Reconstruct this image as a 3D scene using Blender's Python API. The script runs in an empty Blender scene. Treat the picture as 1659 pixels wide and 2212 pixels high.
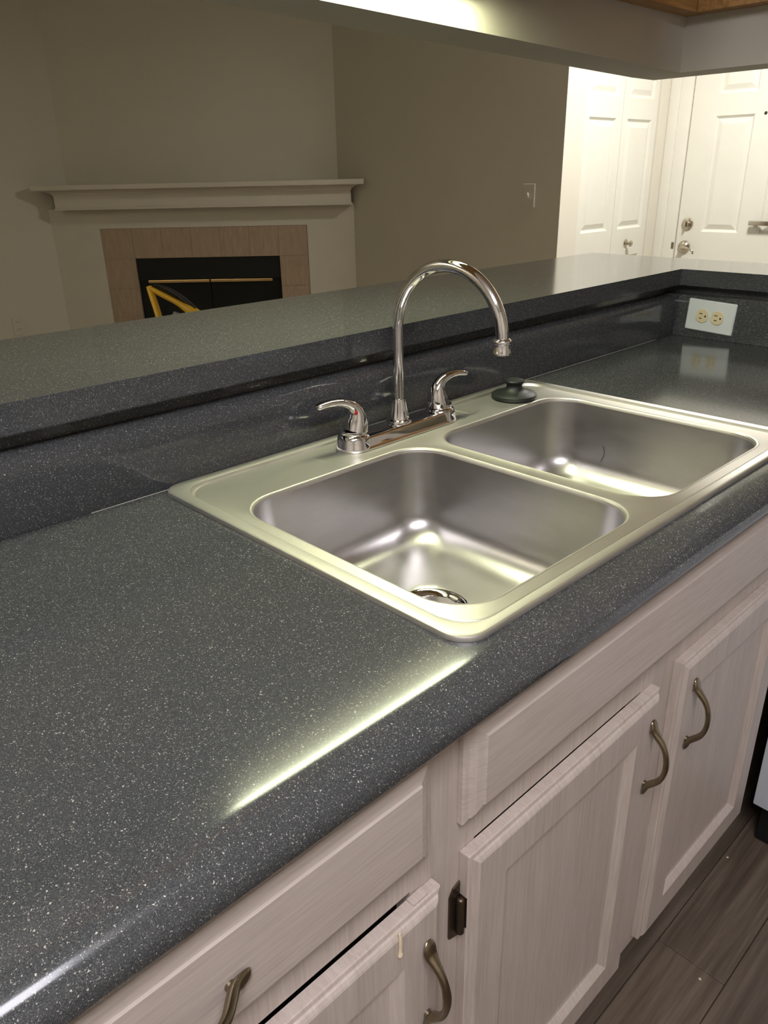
import bpy, bmesh, math, random
from mathutils import Vector, Matrix
random.seed(7)
sc = bpy.context.scene
C = sc.collection
Z0 = 0.914                      # the worktop height; all shapes below are given relative to it

# ------------------------------------------------------------------ camera
cam_d = bpy.data.cameras.new('camera'); cam = bpy.data.objects.new('camera', cam_d); C.objects.link(cam)
R_ = Vector((0.71728481, -0.69650238, -0.01967039)); D_ = Vector((-0.29360832, -0.27652639, -0.91505591)); F_ = Vector((0.63189924, 0.6621311, -0.40284707))
m = Matrix.Identity(4)
for i in range(3):
    m[i][0] = R_[i]; m[i][1] = -D_[i]; m[i][2] = -F_[i]
m.translation = Vector((-0.463856, -0.939294, 0.402683 + Z0))
cam.matrix_world = m
cam_d.sensor_fit = 'VERTICAL'; cam_d.sensor_height = 36.0; cam_d.lens = 36.0 * 1663.76 / 2212.0
cam_d.clip_start = 0.01
sc.camera = cam

# ------------------------------------------------------------------ world, view
w = bpy.data.worlds.new('world'); sc.world = w; w.use_nodes = True
w.node_tree.nodes['Background'].inputs[0].default_value = (0.9, 0.85, 0.75, 1)
w.node_tree.nodes['Background'].inputs[1].default_value = 0.0
vs = sc.view_settings
vs.view_transform = 'Standard'; vs.look = 'None'; vs.gamma = 1.0; vs.use_curve_mapping = False
vs.exposure = 0.12
try:
    sc.cycles.use_denoising = True
    sc.cycles.sample_clamp_indirect = 4.0
    sc.cycles.caustics_reflective = False; sc.cycles.caustics_refractive = False
    sc.cycles.blur_glossy = 0.5
except Exception: pass

# ------------------------------------------------------------------ lamps (power and place; the fixtures stand further down)
P_KITCHEN = 20.5; P_ENTRY = 31.0; P_LIVING = 31.0; P_SINK = 46.0
KIT = (-0.82, -1.42, 1.42); ENT = (3.05, 0.50, 1.44); LIV = (-1.75, 1.3, 0.86)
def disk_light(name, loc, r, power, col):
    l = bpy.data.lights.new(name, 'AREA'); l.shape = 'DISK'; l.size = r * 2; l.energy = power; l.color = col
    o = bpy.data.objects.new(name, l); C.objects.link(o); o.location = (loc[0], loc[1], loc[2] + Z0)
    return o
disk_light('entry_light', ENT, 0.16, P_ENTRY, (1.0, 0.965, 0.88))
ll = disk_light('living_fill', LIV, 0.12, P_LIVING, (1.0, 0.95, 0.83)); ll.rotation_euler = (math.pi, 0, 0)  # added fill for the living room, bounced off the ceiling
SINK = (0.08, 0.72, 0.006, 0.690)           # x0, x1, y, z of the tube under the wall cabinets

# ------------------------------------------------------------------ materials
def new_mat(name):
    mt = bpy.data.materials.new(name); mt.use_nodes = True
    return mt, mt.node_tree.nodes, mt.node_tree.links, mt.node_tree.nodes['Principled BSDF']
def tex_coord(N, L, scale=(1, 1, 1), rot=(0, 0, 0)):
    tc = N.new('ShaderNodeTexCoord'); mp = N.new('ShaderNodeMapping')
    mp.inputs['Scale'].default_value = scale; mp.inputs['Rotation'].default_value = rot
    L.new(tc.outputs['Object'], mp.inputs['Vector'])
    return mp.outputs['Vector']
def ramp(N, L, fac, stops):
    r = N.new('ShaderNodeValToRGB'); L.new(fac, r.inputs['Fac'])
    el = r.color_ramp.elements
    while len(el) < len(stops): el.new(0.5)
    for e, (p, c) in zip(el, stops):
        e.position = p; e.color = (c[0], c[1], c[2], 1)
    return r.outputs['Color']
def noise(N, L, vec, scale, detail=3, rough=0.5):
    n = N.new('ShaderNodeTexNoise'); n.inputs['Scale'].default_value = scale; n.inputs['Detail'].default_value = detail
    n.inputs['Roughness'].default_value = rough; L.new(vec, n.inputs['Vector'])
    return n.outputs['Fac']
def bump(N, L, b, h, strength, dist=0.001):
    n = N.new('ShaderNodeBump'); n.inputs['Strength'].default_value = strength; n.inputs['Distance'].default_value = dist
    L.new(h, n.inputs['Height']); L.new(n.outputs['Normal'], b.inputs['Normal'])
def plain(name, col, rough=0.5, metal=0.0, var=0.06, vscale=8.0, bmp=0.0, bscale=200.0, coat=0.0):
    mt, N, L, b = new_mat(name)
    v = tex_coord(N, L)
    f = noise(N, L, v, vscale, 4)
    L.new(ramp(N, L, f, [(0.3, [c * (1 - var) for c in col]), (0.7, [min(1, c * (1 + var)) for c in col])]), b.inputs['Base Color'])
    b.inputs['Roughness'].default_value = rough; b.inputs['Metallic'].default_value = metal
    if coat: b.inputs['Coat Weight'].default_value = coat; b.inputs['Coat Roughness'].default_value = 0.1
    if bmp: bump(N, L, b, noise(N, L, v, bscale, 2), bmp)
    return mt
def math_node(N, L, op, a, bv):
    n = N.new('ShaderNodeMath'); n.operation = op
    for i, q in enumerate((a, bv)):
        if isinstance(q, (int, float)): n.inputs[i].default_value = q
        else: L.new(q, n.inputs[i])
    return n.outputs[0]
def mix(N, L, fac, a, b):
    n = N.new('ShaderNodeMix'); n.data_type = 'RGBA'
    L.new(fac, n.inputs['Factor'])
    for s, q in ((n.inputs[6], a), (n.inputs[7], b)):
        if isinstance(q, tuple): s.default_value = (*q, 1)
        else: L.new(q, s)
    return n.outputs[2]
def laminate(name):
    mt, N, L, b = new_mat(name)
    v0 = tex_coord(N, L)
    wob = N.new('ShaderNodeTexNoise'); wob.inputs['Scale'].default_value = 900; wob.inputs['Detail'].default_value = 1; L.new(v0, wob.inputs['Vector'])
    sc_ = N.new('ShaderNodeVectorMath'); sc_.operation = 'SCALE'; sc_.inputs['Scale'].default_value = 0.0022; L.new(wob.outputs['Color'], sc_.inputs[0])
    ad_ = N.new('ShaderNodeVectorMath'); ad_.operation = 'ADD'; L.new(v0, ad_.inputs[0]); L.new(sc_.outputs[0], ad_.inputs[1])
    v = ad_.outputs[0]
    col = ramp(N, L, noise(N, L, v0, 1100, 3, 0.7), [(0.28, (0.021, 0.023, 0.025)), (0.5, (0.049, 0.053, 0.055)), (0.72, (0.108, 0.113, 0.114))])
    for scale, size, keep, c in ((1500, 0.40, 0.74, (0.17, 0.165, 0.155)), (900, 0.34, 0.80, (0.36, 0.345, 0.30)), (500, 0.25, 0.87, (0.50, 0.48, 0.42))):
        vo = N.new('ShaderNodeTexVoronoi'); vo.inputs['Scale'].default_value = scale; L.new(v, vo.inputs['Vector'])
        sep = N.new('ShaderNodeSeparateColor'); L.new(vo.outputs['Color'], sep.inputs[0])
        on = math_node(N, L, 'GREATER_THAN', sep.outputs[0], keep)
        sz = math_node(N, L, 'MULTIPLY', sep.outputs[1], size)
        sz = math_node(N, L, 'ADD', sz, size * 0.35)
        ins = math_node(N, L, 'LESS_THAN', vo.outputs['Distance'], sz)
        fac = math_node(N, L, 'MULTIPLY', on, ins)
        col = mix(N, L, fac, col, c)
    L.new(col, b.inputs['Base Color'])
    b.inputs['Roughness'].default_value = 0.125
    b.inputs['Specular IOR Level'].default_value = 0.55
    return mt
def oak(name, horiz=False):
    mt, N, L, b = new_mat(name)
    v = tex_coord(N, L, (14, 90, 320) if horiz else (320, 90, 14))
    f = noise(N, L, v, 1.0, 5, 0.6)
    base = ramp(N, L, f, [(0.25, (0.40, 0.335, 0.285)), (0.55, (0.50, 0.425, 0.37)), (0.8, (0.575, 0.50, 0.445))])
    v2 = tex_coord(N, L, (3, 6, 30) if horiz else (30, 6, 3))
    f2 = noise(N, L, v2, 1.0, 3)
    c = mix(N, L, ramp(N, L, f2, [(0.35, (0, 0, 0)), (0.75, (0.35,) * 3)]), base, (0.60, 0.53, 0.475))
    L.new(c, b.inputs['Base Color']); b.inputs['Roughness'].default_value = 0.42
    bump(N, L, b, f, 0.05, 0.0004)
    return mt
def steel(name, base, rough, sx, sy, strength):
    mt, N, L, b = new_mat(name)
    v = tex_coord(N, L, (sx, sy, 40))
    f = noise(N, L, v, 1.0, 4, 0.6)
    L.new(ramp(N, L, f, [(0.3, [c * 0.9 for c in base]), (0.7, base)]), b.inputs['Base Color'])
    b.inputs['Metallic'].default_value = 1.0
    L.new(ramp(N, L, f, [(0.3, (rough * 0.92,) * 3), (0.7, (rough * 1.1,) * 3)]), b.inputs['Roughness'])
    if strength: bump(N, L, b, f, strength, 0.0003)
    return mt
def plank_mat(name):
    mt, N, L, b = new_mat(name)
    oi = N.new('ShaderNodeObjectInfo')
    v = tex_coord(N, L, (3, 70, 1))
    va = N.new('ShaderNodeVectorMath'); va.operation = 'ADD'; L.new(v, va.inputs[0])
    mu = math_node(N, L, 'MULTIPLY', oi.outputs['Random'], 60.0)
    L.new(mu, va.inputs[1])
    f = noise(N, L, va.outputs[0], 1.0, 6, 0.65)
    c1 = ramp(N, L, f, [(0.25, (0.05, 0.036, 0.025)), (0.5, (0.125, 0.093, 0.066)), (0.8, (0.24, 0.19, 0.14))])
    c2 = mix(N, L, math_node(N, L, 'MULTIPLY', oi.outputs['Random'], 0.4), c1, (0.06, 0.045, 0.034))
    L.new(c2, b.inputs['Base Color']); b.inputs['Roughness'].default_value = 0.45
    bump(N, L, b, f, 0.15, 0.0006)
    return mt
def emit(name, col, s):
    mt, N, L, b = new_mat(name)
    b.inputs['Base Color'].default_value = (0.8, 0.8, 0.8, 1)
    b.inputs['Emission Color'].default_value = (*col, 1); b.inputs['Emission Strength'].default_value = s
    return mt
M = dict(
    lam=laminate('speckled_laminate'), oak=oak('pickled_oak'), oakh=oak('pickled_oak_horizontal', True),
    steel=steel('brushed_steel', (0.68, 0.66, 0.61), 0.47, 25, 1100, 0.10), bowl=steel('bowl_steel', (0.54, 0.525, 0.51), 0.31, 14, 14, 0.0),  # bowl colour darkened to stand for the dark room it reflects
    chrome=plain('chrome', (0.78, 0.76, 0.74), 0.05, 1.0, 0.02), rubber=plain('black_rubber', (0.010, 0.013, 0.011), 0.5),
    wall=plain('wall_paint', (0.60, 0.56, 0.475), 0.75, 0, 0.02, 3, 0.12, 260), trim=plain('white_gloss_paint', (0.80, 0.785, 0.73), 0.38, 0, 0.015),
    epale=plain('entry_pale', (0.76, 0.73, 0.65), 0.6, 0, 0.015), ceil=plain('ceiling_paint', (0.66, 0.64, 0.58), 0.85, 0, 0.02, 4, 0.2, 200), mantel=plain('mantel_paint', (0.60, 0.555, 0.475), 0.5, 0, 0.02),  # the two entry walls get a paler tone than wall_paint
    plate=plain('outlet_white', (0.72, 0.76, 0.74), 0.32, 0, 0.01), cream=plain('outlet_cream', (0.76, 0.66, 0.40), 0.35, 0, 0.02), slot=plain('slot_dark', (0.02, 0.015, 0.01), 0.6),
    brass=plain('antique_brass', (0.30, 0.25, 0.17), 0.24, 1.0, 0.12, 60), hinge=plain('dark_bronze', (0.10, 0.075, 0.05), 0.38, 0.9, 0.1, 60),
    nickel=plain('satin_nickel', (0.55, 0.50, 0.42), 0.22, 1.0, 0.03), tile=None, black=plain('black_glass', (0.008, 0.010, 0.009), 0.12),
    blackm=plain('black_metal', (0.010, 0.012, 0.011), 0.45), gold=plain('polished_brass', (0.62, 0.42, 0.20), 0.25, 1.0, 0.05),
    grout=plain('grout', (0.31, 0.23, 0.165), 0.9), plank=plank_mat('vinyl_plank'), sub=plain('floor_joint', (0.045, 0.034, 0.026), 0.8),
    carpet=plain('carpet', (0.46, 0.41, 0.34), 0.95, 0, 0.15, 300, 0.4, 500), white=plain('appliance_white', (0.70, 0.74, 0.78), 0.3, 0, 0.01),
    yellow=plain('yellow_plastic', (0.72, 0.42, 0.015), 0.35, 0, 0.04), gblack=plain('gloss_black_plastic', (0.018, 0.014, 0.018), 0.16), grey=plain('grey_plastic', (0.22, 0.22, 0.23), 0.5),
    brown=None, seam_pale=plain('seam_pale', (0.45, 0.43, 0.37), 0.4), red=plain('red_dot', (0.55, 0.02, 0.02), 0.3), glue=plain('dried_glue', (0.72, 0.60, 0.42), 0.4), dark=plain('cabinet_inside', (0.05, 0.035, 0.03), 0.9),
    tube=emit('fluorescent_tube', (0.96, 1.0, 0.66), P_SINK), dome=emit('lamp_glass', (0.95, 0.925, 1.0), P_KITCHEN), dome_e=emit('entry_lamp_glass', (1.0, 0.94, 0.80), 14.0), crumb=plain('crumb', (0.7, 0.62, 0.5), 0.8))
for k_ in ('black', 'blackm'): M[k_].node_tree.nodes['Principled BSDF'].inputs['Specular IOR Level'].default_value = 0.22
def tile_mat():
    mt, N, L, b = new_mat('travertine_tile')
    oi = N.new('ShaderNodeObjectInfo'); v = tex_coord(N, L, (60, 60, 12))
    va = N.new('ShaderNodeVectorMath'); va.operation = 'ADD'; L.new(v, va.inputs[0]); L.new(math_node(N, L, 'MULTIPLY', oi.outputs['Random'], 40.0), va.inputs[1])
    f = noise(N, L, va.outputs[0], 1.0, 5, 0.6)
    c = ramp(N, L, f, [(0.3, (0.33, 0.235, 0.16)), (0.7, (0.43, 0.325, 0.235))])
    c = mix(N, L, math_node(N, L, 'MULTIPLY', oi.outputs['Random'], 0.5), c, (0.40, 0.30, 0.215))
    L.new(c, b.inputs['Base Color']); b.inputs['Roughness'].default_value = 0.5
    return mt
M['tile'] = tile_mat()
def brown_mat():
    mt, N, L, b = new_mat('brown_oak')
    f = noise(N, L, tex_coord(N, L, (10, 120, 120)), 1.0, 5)
    L.new(ramp(N, L, f, [(0.3, (0.36, 0.19, 0.06)), (0.7, (0.58, 0.34, 0.13))]), b.inputs['Base Color']); b.inputs['Roughness'].default_value = 0.5
    return mt
M['brown'] = brown_mat()

# ------------------------------------------------------------------ mesh helpers
def BM(): return bmesh.new()
def box(bm, x0, x1, y0, y1, z0, z1, bev=0.0, seg=2):
    v = [bm.verts.new(p) for p in ((x0, y0, z0), (x1, y0, z0), (x1, y1, z0), (x0, y1, z0), (x0, y0, z1), (x1, y0, z1), (x1, y1, z1), (x0, y1, z1))]
    fs = [bm.faces.new([v[i] for i in q]) for q in ((3, 2, 1, 0), (4, 5, 6, 7), (0, 1, 5, 4), (1, 2, 6, 5), (2, 3, 7, 6), (3, 0, 4, 7))]
    if bev:
        es = list({e for f in fs for e in f.edges})
        bmesh.ops.bevel(bm, geom=es, offset=bev, segments=seg, affect='EDGES', profile=0.6)
    return bm
def loft(bm, loops, cap0=False, cap1=False, closed=True):
    vl = [[bm.verts.new(p) for p in lp] for lp in loops]
    n = len(vl[0])
    for a, b in zip(vl, vl[1:]):
        for i in range(n if closed else n - 1):
            j = (i + 1) % n
            bm.faces.new((a[i], a[j], b[j], b[i]))
    if cap0: bm.faces.new(list(reversed(vl[0])))
    if cap1: bm.faces.new(vl[-1])
    return vl
def prism_x(bm, prof, x0, x1):          # prof: closed list of (y, z)
    loft(bm, [[(x0, y, z) for y, z in prof], [(x1, y, z) for y, z in prof]], True, True)
def prism_y(bm, prof, y0, y1):          # prof: closed list of (x, z)
    loft(bm, [[(x, y0, z) for x, z in prof], [(x, y1, z) for x, z in prof]], True, True)
def prism_z(bm, prof, z0, z1):
    loft(bm, [[(x, y, z0) for x, y in prof], [(x, y, z1) for x, y in prof]], True, True)
def revolve(bm, prof, c, n=32, mat=None):  # prof (r, h) from the bottom up, about the z axis (or about mat @ z)
    loops = []
    for r, h in prof:
        lp = []
        for i in range(n):
            a = 2 * math.pi * i / n
            p = Vector((max(r, 1e-5) * math.cos(a), max(r, 1e-5) * math.sin(a), h))
            if mat: p = mat @ p
            lp.append(p + Vector(c))
        loops.append(lp)
    loft(bm, loops, True, True)
def catmull(pts, sub):
    out = []; n = len(pts)
    for i in range(n - 1):
        p0 = pts[max(i - 1, 0)]; p1 = pts[i]; p2 = pts[i + 1]; p3 = pts[min(i + 2, n - 1)]
        for k in range(sub):
            t = k / sub
            out.append(tuple(0.5 * (2 * b + (c - a) * t + (2 * a - 5 * b + 4 * c - d) * t * t + (-a + 3 * b - 3 * c + d) * t ** 3) for a, b, c, d in zip(p0, p1, p2, p3)))
    out.append(tuple(pts[-1])); return out
def sweep(bm, pts, rad, side, n=14, sub=1, power=2.0):
    """pts 3-D path, rad list of (across, other), side: vector giving the 'across' direction"""
    if sub > 1:
        full = catmull([tuple(p) + tuple(r) for p, r in zip(pts, rad)], sub)
        pts = [q[:3] for q in full]; rad = [q[3:5] for q in full]
    P = [Vector(p) for p in pts]; side = Vector(side).normalized(); loops = []
    for i, p in enumerate(P):
        t = (P[min(i + 1, len(P) - 1)] - P[max(i - 1, 0)]).normalized()
        s = (side - t * side.dot(t)).normalized(); u = t.cross(s)
        lp = []
        for k in range(n):
            a = 2 * math.pi * k / n
            ca, sa = math.cos(a), math.sin(a)
            f = (abs(ca) ** power + abs(sa) ** power) ** (-1 / power)
            lp.append(p + s * (ca * f * rad[i][0]) + u * (sa * f * rad[i][1]))
        loops.append(lp)
    loft(bm, loops, True, True)
def rrect(x0, x1, y0, y1, r, n=8):
    out = []
    for cx, cy, a0 in ((x1 - r, y1 - r, 0), (x0 + r, y1 - r, 90), (x0 + r, y0 + r, 180), (x1 - r, y0 + r, 270)):
        for i in range(n + 1):
            a = math.radians(a0 + 90 * i / n); out.append((cx + r * math.cos(a), cy + r * math.sin(a)))
    return out
def fill(bm, loops):                    # a flat face between an outer loop of verts and inner ones
    es = []
    for lp in loops:
        for i in range(len(lp)):
            a, b = lp[i], lp[(i + 1) % len(lp)]
            es.append(bm.edges.get((a, b)) or bm.edges.new((a, b)))
    bmesh.ops.triangle_fill(bm, use_beauty=True, use_dissolve=False, edges=es, normal=(0, 0, 1))
LOC = {}
def obj(name, bm, mat, parent=None, smooth=None, tf=None, recalc=True, origin=None):
    """one mesh object; verts come in worktop-relative room coordinates, the origin goes to the base of the thing"""
    if tf: bmesh.ops.transform(bm, matrix=tf, verts=bm.verts)
    if recalc: bmesh.ops.recalc_face_normals(bm, faces=bm.faces)
    if parent is not None: org = LOC[parent.name]
    elif origin is not None: org = Vector(origin)
    else:
        xs = [v.co.x for v in bm.verts]; ys = [v.co.y for v in bm.verts]; zs = [v.co.z for v in bm.verts]
        org = Vector(((min(xs) + max(xs)) / 2, (min(ys) + max(ys)) / 2, min(zs)))
    bmesh.ops.translate(bm, vec=-org, verts=bm.verts)
    me = bpy.data.meshes.new(name); bm.to_mesh(me); bm.free()
    me.materials.append(mat)
    if smooth is not None:
        me.polygons.foreach_set('use_smooth', [True] * len(me.polygons))
        me.set_sharp_from_angle(angle=math.radians(smooth))
    ob = bpy.data.objects.new(name, me); C.objects.link(ob)
    if parent is not None: ob.parent = parent
    else: ob.location = org + Vector((0, 0, Z0))
    LOC[ob.name] = org
    return ob
def thing(name, label, cat, loc, group=None):
    e = bpy.data.objects.new(name, None); C.objects.link(e); e.empty_display_size = 0.05
    e.location = Vector(loc) + Vector((0, 0, Z0)); LOC[e.name] = Vector(loc)
    e['label'] = label; e['category'] = cat
    if group: e['group'] = group
    return e
def tag(ob, label, cat, group=None):
    ob['label'] = label; ob['category'] = cat
    if group: ob['group'] = group
    return ob
def struct(ob, label=None):
    ob['kind'] = 'structure'
    if label: ob['label'] = label
    return ob

FL = -Z0; CE = 1.526
# ------------------------------------------------------------------ the setting
X1, YE, XD, YB, XL, YK = 3.0, 1.388, 4.0, 4.26, -2.4, -2.8
bm = BM(); box(bm, XL, XD, YK, YB, FL - 0.06, FL - 0.004)
floor = struct(obj('floor', bm, M['sub'], origin=(0, 0, FL)), 'dark wood-look plank floor')
pw, plen = 0.125, 1.22
k = 0
for r in range(14):
    y1 = -0.44 - r * pw; off = random.uniform(-0.9, 0.0) - 1.1
    x = off
    while x < XD:
        xa, xb = max(x, XL), min(x + plen, XD)
        if xb - xa > 0.05 and xa < 1.9:
            bm = BM(); box(bm, xa + 0.0006, xb - 0.0006, y1 - pw + 0.0006, y1 - 0.0006, FL - 0.004, FL, 0.0008, 1)
            obj('plank', bm, M['plank'], floor)
        x += plen
bm = BM(); box(bm, XL, XD, 0.03, YB, FL - 0.004, FL)
obj('carpet', bm, M['carpet'], floor)
bm = BM(); box(bm, 1.9, XD, YK, 0.03, FL - 0.004, FL); obj('carpet', bm, M['carpet'], floor)  # unseen hall floor, made pale carpet to lighten the faucet's reflections
bm = BM(); box(bm, XL, 1.9, YK, -0.44 - 14 * pw, FL - 0.004, FL); box(bm, XL, 1.9, -0.44, 0.03, FL - 0.004, FL)
obj('floor_sheet', bm, M['plank'], floor)
bm = BM(); box(bm, XL, XD, YK, YB, CE, CE + 0.05); struct(obj('ceiling', bm, M['ceil']))
def wall(name, *b, mat='wall'):
    bm = BM(); box(bm, *b); return struct(obj(name, bm, M[mat]))
wall('wall_back', XL, X1 + 0.1, YB, YB + 0.1, FL, CE)
wall('wall_left', XL - 0.1, XL, YK, YB + 0.1, FL, CE)
wall('wall_kitchen', XL, XD, YK - 0.1, YK, FL, CE)
wall('wall_right', X1, X1 + 0.1, YE + 0.002, YB, FL, CE)
# the entry wall with an opening for the folding doors
BX0, BX1, BZ = 3.165, 3.895, 1.115
bm = BM(); box(bm, X1, X1 + 0.1, YE, YE + 0.002, FL, CE); box(bm, X1 + 0.1, BX0, YE, YE + 0.1, FL, CE); box(bm, BX1, XD, YE, YE + 0.1, FL, CE); box(bm, BX0, BX1, YE, YE + 0.1, BZ, CE); box(bm, BX0, BX1, YE + 0.08, YE + 0.1, FL, BZ)
struct(obj('wall_entry', bm, M['epale']))
DY1, DY0 = 1.2625, 0.375                     # the front door, on the wall x = XD
bm = BM(); box(bm, XD, XD + 0.1, DY1, YE + 0.1, FL, CE); box(bm, XD, XD + 0.1, YK, DY0, FL, CE); box(bm, XD, XD + 0.1, DY0, DY1, BZ + 0.01, CE); box(bm, XD + 0.06, XD + 0.1, DY0, DY1, FL, BZ + 0.01)
struct(obj('wall_door', bm, M['epale']))
# diagonal chimney breast: s runs along it (to the right), out towards the room
S2 = math.sqrt(2.0); CB = 6.045
DG = Matrix(((1 / S2, -1 / S2, 0, CB / 2), (-1 / S2, -1 / S2, 0, CB / 2), (0, 0, 1, 0), (0, 0, 0, 1)))   # (s, out, z) -> room
bm = BM(); box(bm, -1.77, 0.0, -0.08, 0.0, FL, CE)
struct(obj('wall_chimney', bm, M['wall'], tf=DG))
# the wall with the pass-through: half wall below, header above (the header sags a little to the right)
def zb(x): return 0.606 + 0.0246 * (1.495 - x)
HY0, HY1, HX0, HX1 = 0.067, 0.19, 1.495, 1.60
bm = BM(); box(bm, XL, 1.60, 0.05, 0.19, FL, 0.126); box(bm, 1.535, 1.60, -1.45, 0.05, FL, 0.126)
struct(obj('wall_bar', bm, M['wall']))
bm = BM()
loft(bm, [[(XL, HY0, zb(XL)), (XL, HY1, zb(XL)), (XL, HY1, CE), (XL, HY0, CE)], [(HX0, HY0, zb(HX0)), (HX0, HY1, zb(HX0)), (HX0, HY1, CE), (HX0, HY0, CE)]], True, True)
box(bm, HX0, HX1, -1.45, HY1, zb(HX0), CE)
bmesh.ops.remove_doubles(bm, verts=bm.verts, dist=1e-5)
struct(obj('wall_header', bm, M['wall']))
bm = BM(); box(bm, HX0, HX1 + 0.1, -2.8, -1.45, FL, CE); struct(obj('wall_pantry', bm, M['wall']))

# ------------------------------------------------------------------ worktop with its backsplash
CT = thing('countertop', 'dark speckled laminate worktop with rolled front edge around the steel sink', 'countertop', (0.3, -0.3, -0.038))
nose = [(-0.566, 0.0), (-0.572, -0.0001), (-0.576, -0.0004), (-0.581, -0.0012), (-0.586, -0.0027), (-0.5915, -0.0050), (-0.5965, -0.0082), (-0.601, -0.0125), (-0.6045, -0.018), (-0.6065, -0.0245), (-0.6065, -0.032), (-0.604, -0.038), (-0.583, -0.038), (-0.583, -0.028)]
bm = BM()
SX0, SX1, SY0, SY1 = 0.015, 0.825, -0.545, -0.014
full = [(0.03, -0.028), (0.03, 0.0)] + [(-0.556, 0.0)] + nose
prism_x(bm, full, -1.3, SX0)
prism_x(bm, full, SX1, 0.868)
prism_x(bm, [(SY0, -0.028), (SY0, 0.0), (-0.556, 0.0)] + nose, SX0, SX1)
prism_x(bm, [(0.03, -0.028), (0.03, 0.0), (SY1, 0.0), (SY1, -0.028)], SX0, SX1)
box(bm, 0.868, 1.5, -0.60, 0.03, -0.028, 0.0)
ny = [(x + 1.475, z) for x, z in nose]            # rolled edge of the short leg, facing -x
prism_y(bm, [(1.5, -0.028), (1.5, 0.0), (0.91, 0.0)] + ny, -1.45, -0.60)
obj('worktop', bm, M['lam'], CT, smooth=30)
bm = BM()
prism_x(bm, [(0.034, 0.0), (0.0015, 0.0), (0.0, 0.003), (0.0, 0.070), (0.0002, 0.076), (0.0012, 0.083), (0.0035, 0.090), (0.0075, 0.096), (0.013, 0.0995), (0.020, 0.101), (0.034, 0.101)], -1.3, 1.4885)
obj('backsplash', bm, M['lam'], CT, smooth=35)
bm = BM(); box(bm, 1.4885, 1.534, -1.45, 0.034, 0.0, 0.104, 0.002, 2)
obj('end_backsplash', bm, M['lam'], CT, smooth=35)
for xa, xb in ((-0.10, 0.03), (0.835, 1.40)):
    bm = BM(); prism_x(bm, [(0.0005, 0.0002), (-0.0006, 0.0002), (-0.0004, 0.0006), (0.0, 0.0009)], xa, xb)
    obj('seam_line', bm, M['seam_pale'], CT)  # thin pale strip along the foot of the backsplash

# raised bar
BR = thing('bar_counter', 'raised dark speckled laminate bar ledge above the sink backsplash', 'counter', (0.8, 0.2, 0.1), None)
bm = BM()
outer = [(-1.6, -0.004), (1.486, -0.004), (1.486, -1.45), (1.725, -1.45), (1.725, 0.405), (-1.6, 0.405)]
prism_z(bm, outer, 0.127, 0.166)
bmesh.ops.bevel(bm, geom=[e for e in bm.edges if abs(e.verts[0].co.z - e.verts[1].co.z) < 1e-6], offset=0.0012, segments=2, affect='EDGES')
obj('bar_top', bm, M['lam'], BR, smooth=40)
bm = BM(); box(bm, -1.6, 1.52, 0.0345, 0.0495, 0.1012, 0.127); box(bm, 1.518, 1.5345, -1.45, 0.0345, 0.1042, 0.127)
obj('bar_fascia', bm, M['lam'], BR)

# ------------------------------------------------------------------ sink
SK = thing('kitchen_sink', 'stainless steel double bowl drop-in sink set in the dark worktop', 'sink', (0.42, -0.28, 0.0))
SW, SD = 0.8395, 0.559
def lp(r, z): return [(x, y, z) for x, y in r]
bm = BM()
L_ = [lp(rrect(0, SW, -SD, 0, 0.030), 0.0003), lp(rrect(0.0002, SW - 0.0002, -SD + 0.0002, -0.0002, 0.030), 0.0042), lp(rrect(0.0009, SW - 0.0009, -SD + 0.0009, -0.0009, 0.0295), 0.0056), lp(rrect(0.0024, SW - 0.0024, -SD + 0.0024, -0.0024, 0.029), 0.0063), lp(rrect(0.0036, SW - 0.0036, -SD + 0.0036, -0.0036, 0.029), 0.0065),
      lp(rrect(0.0165, SW - 0.0165, -SD + 0.0125, -0.0195, 0.040), 0.0066), lp(rrect(0.0180, SW - 0.0180, -SD + 0.0140, -0.0210, 0.041), 0.0062), lp(rrect(0.0186, SW - 0.0186, -SD + 0.0146, -0.0218, 0.042), 0.0020), lp(rrect(0.0194, SW - 0.0194, -SD + 0.0154, -0.0227, 0.043), 0.0004), lp(rrect(0.0210, SW - 0.0210, -SD + 0.0170, -0.0245, 0.043), 0.0006), lp(rrect(0.0222, SW - 0.0222, -SD + 0.0182, -0.0258, 0.044), 0.0026), lp(rrect(0.0238, SW - 0.0238, -SD + 0.0198, -0.0274, 0.044), 0.0030)]
vl = loft(bm, L_)
deck = [vl[-1]]
bowls = [(0.0345, 0.3965, -0.526, -0.121), (0.4200, 0.7900, -0.526, -0.116)]
drains = [(0.222, -0.312), (0.605, -0.312)]
bowl_meshes = []
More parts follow.
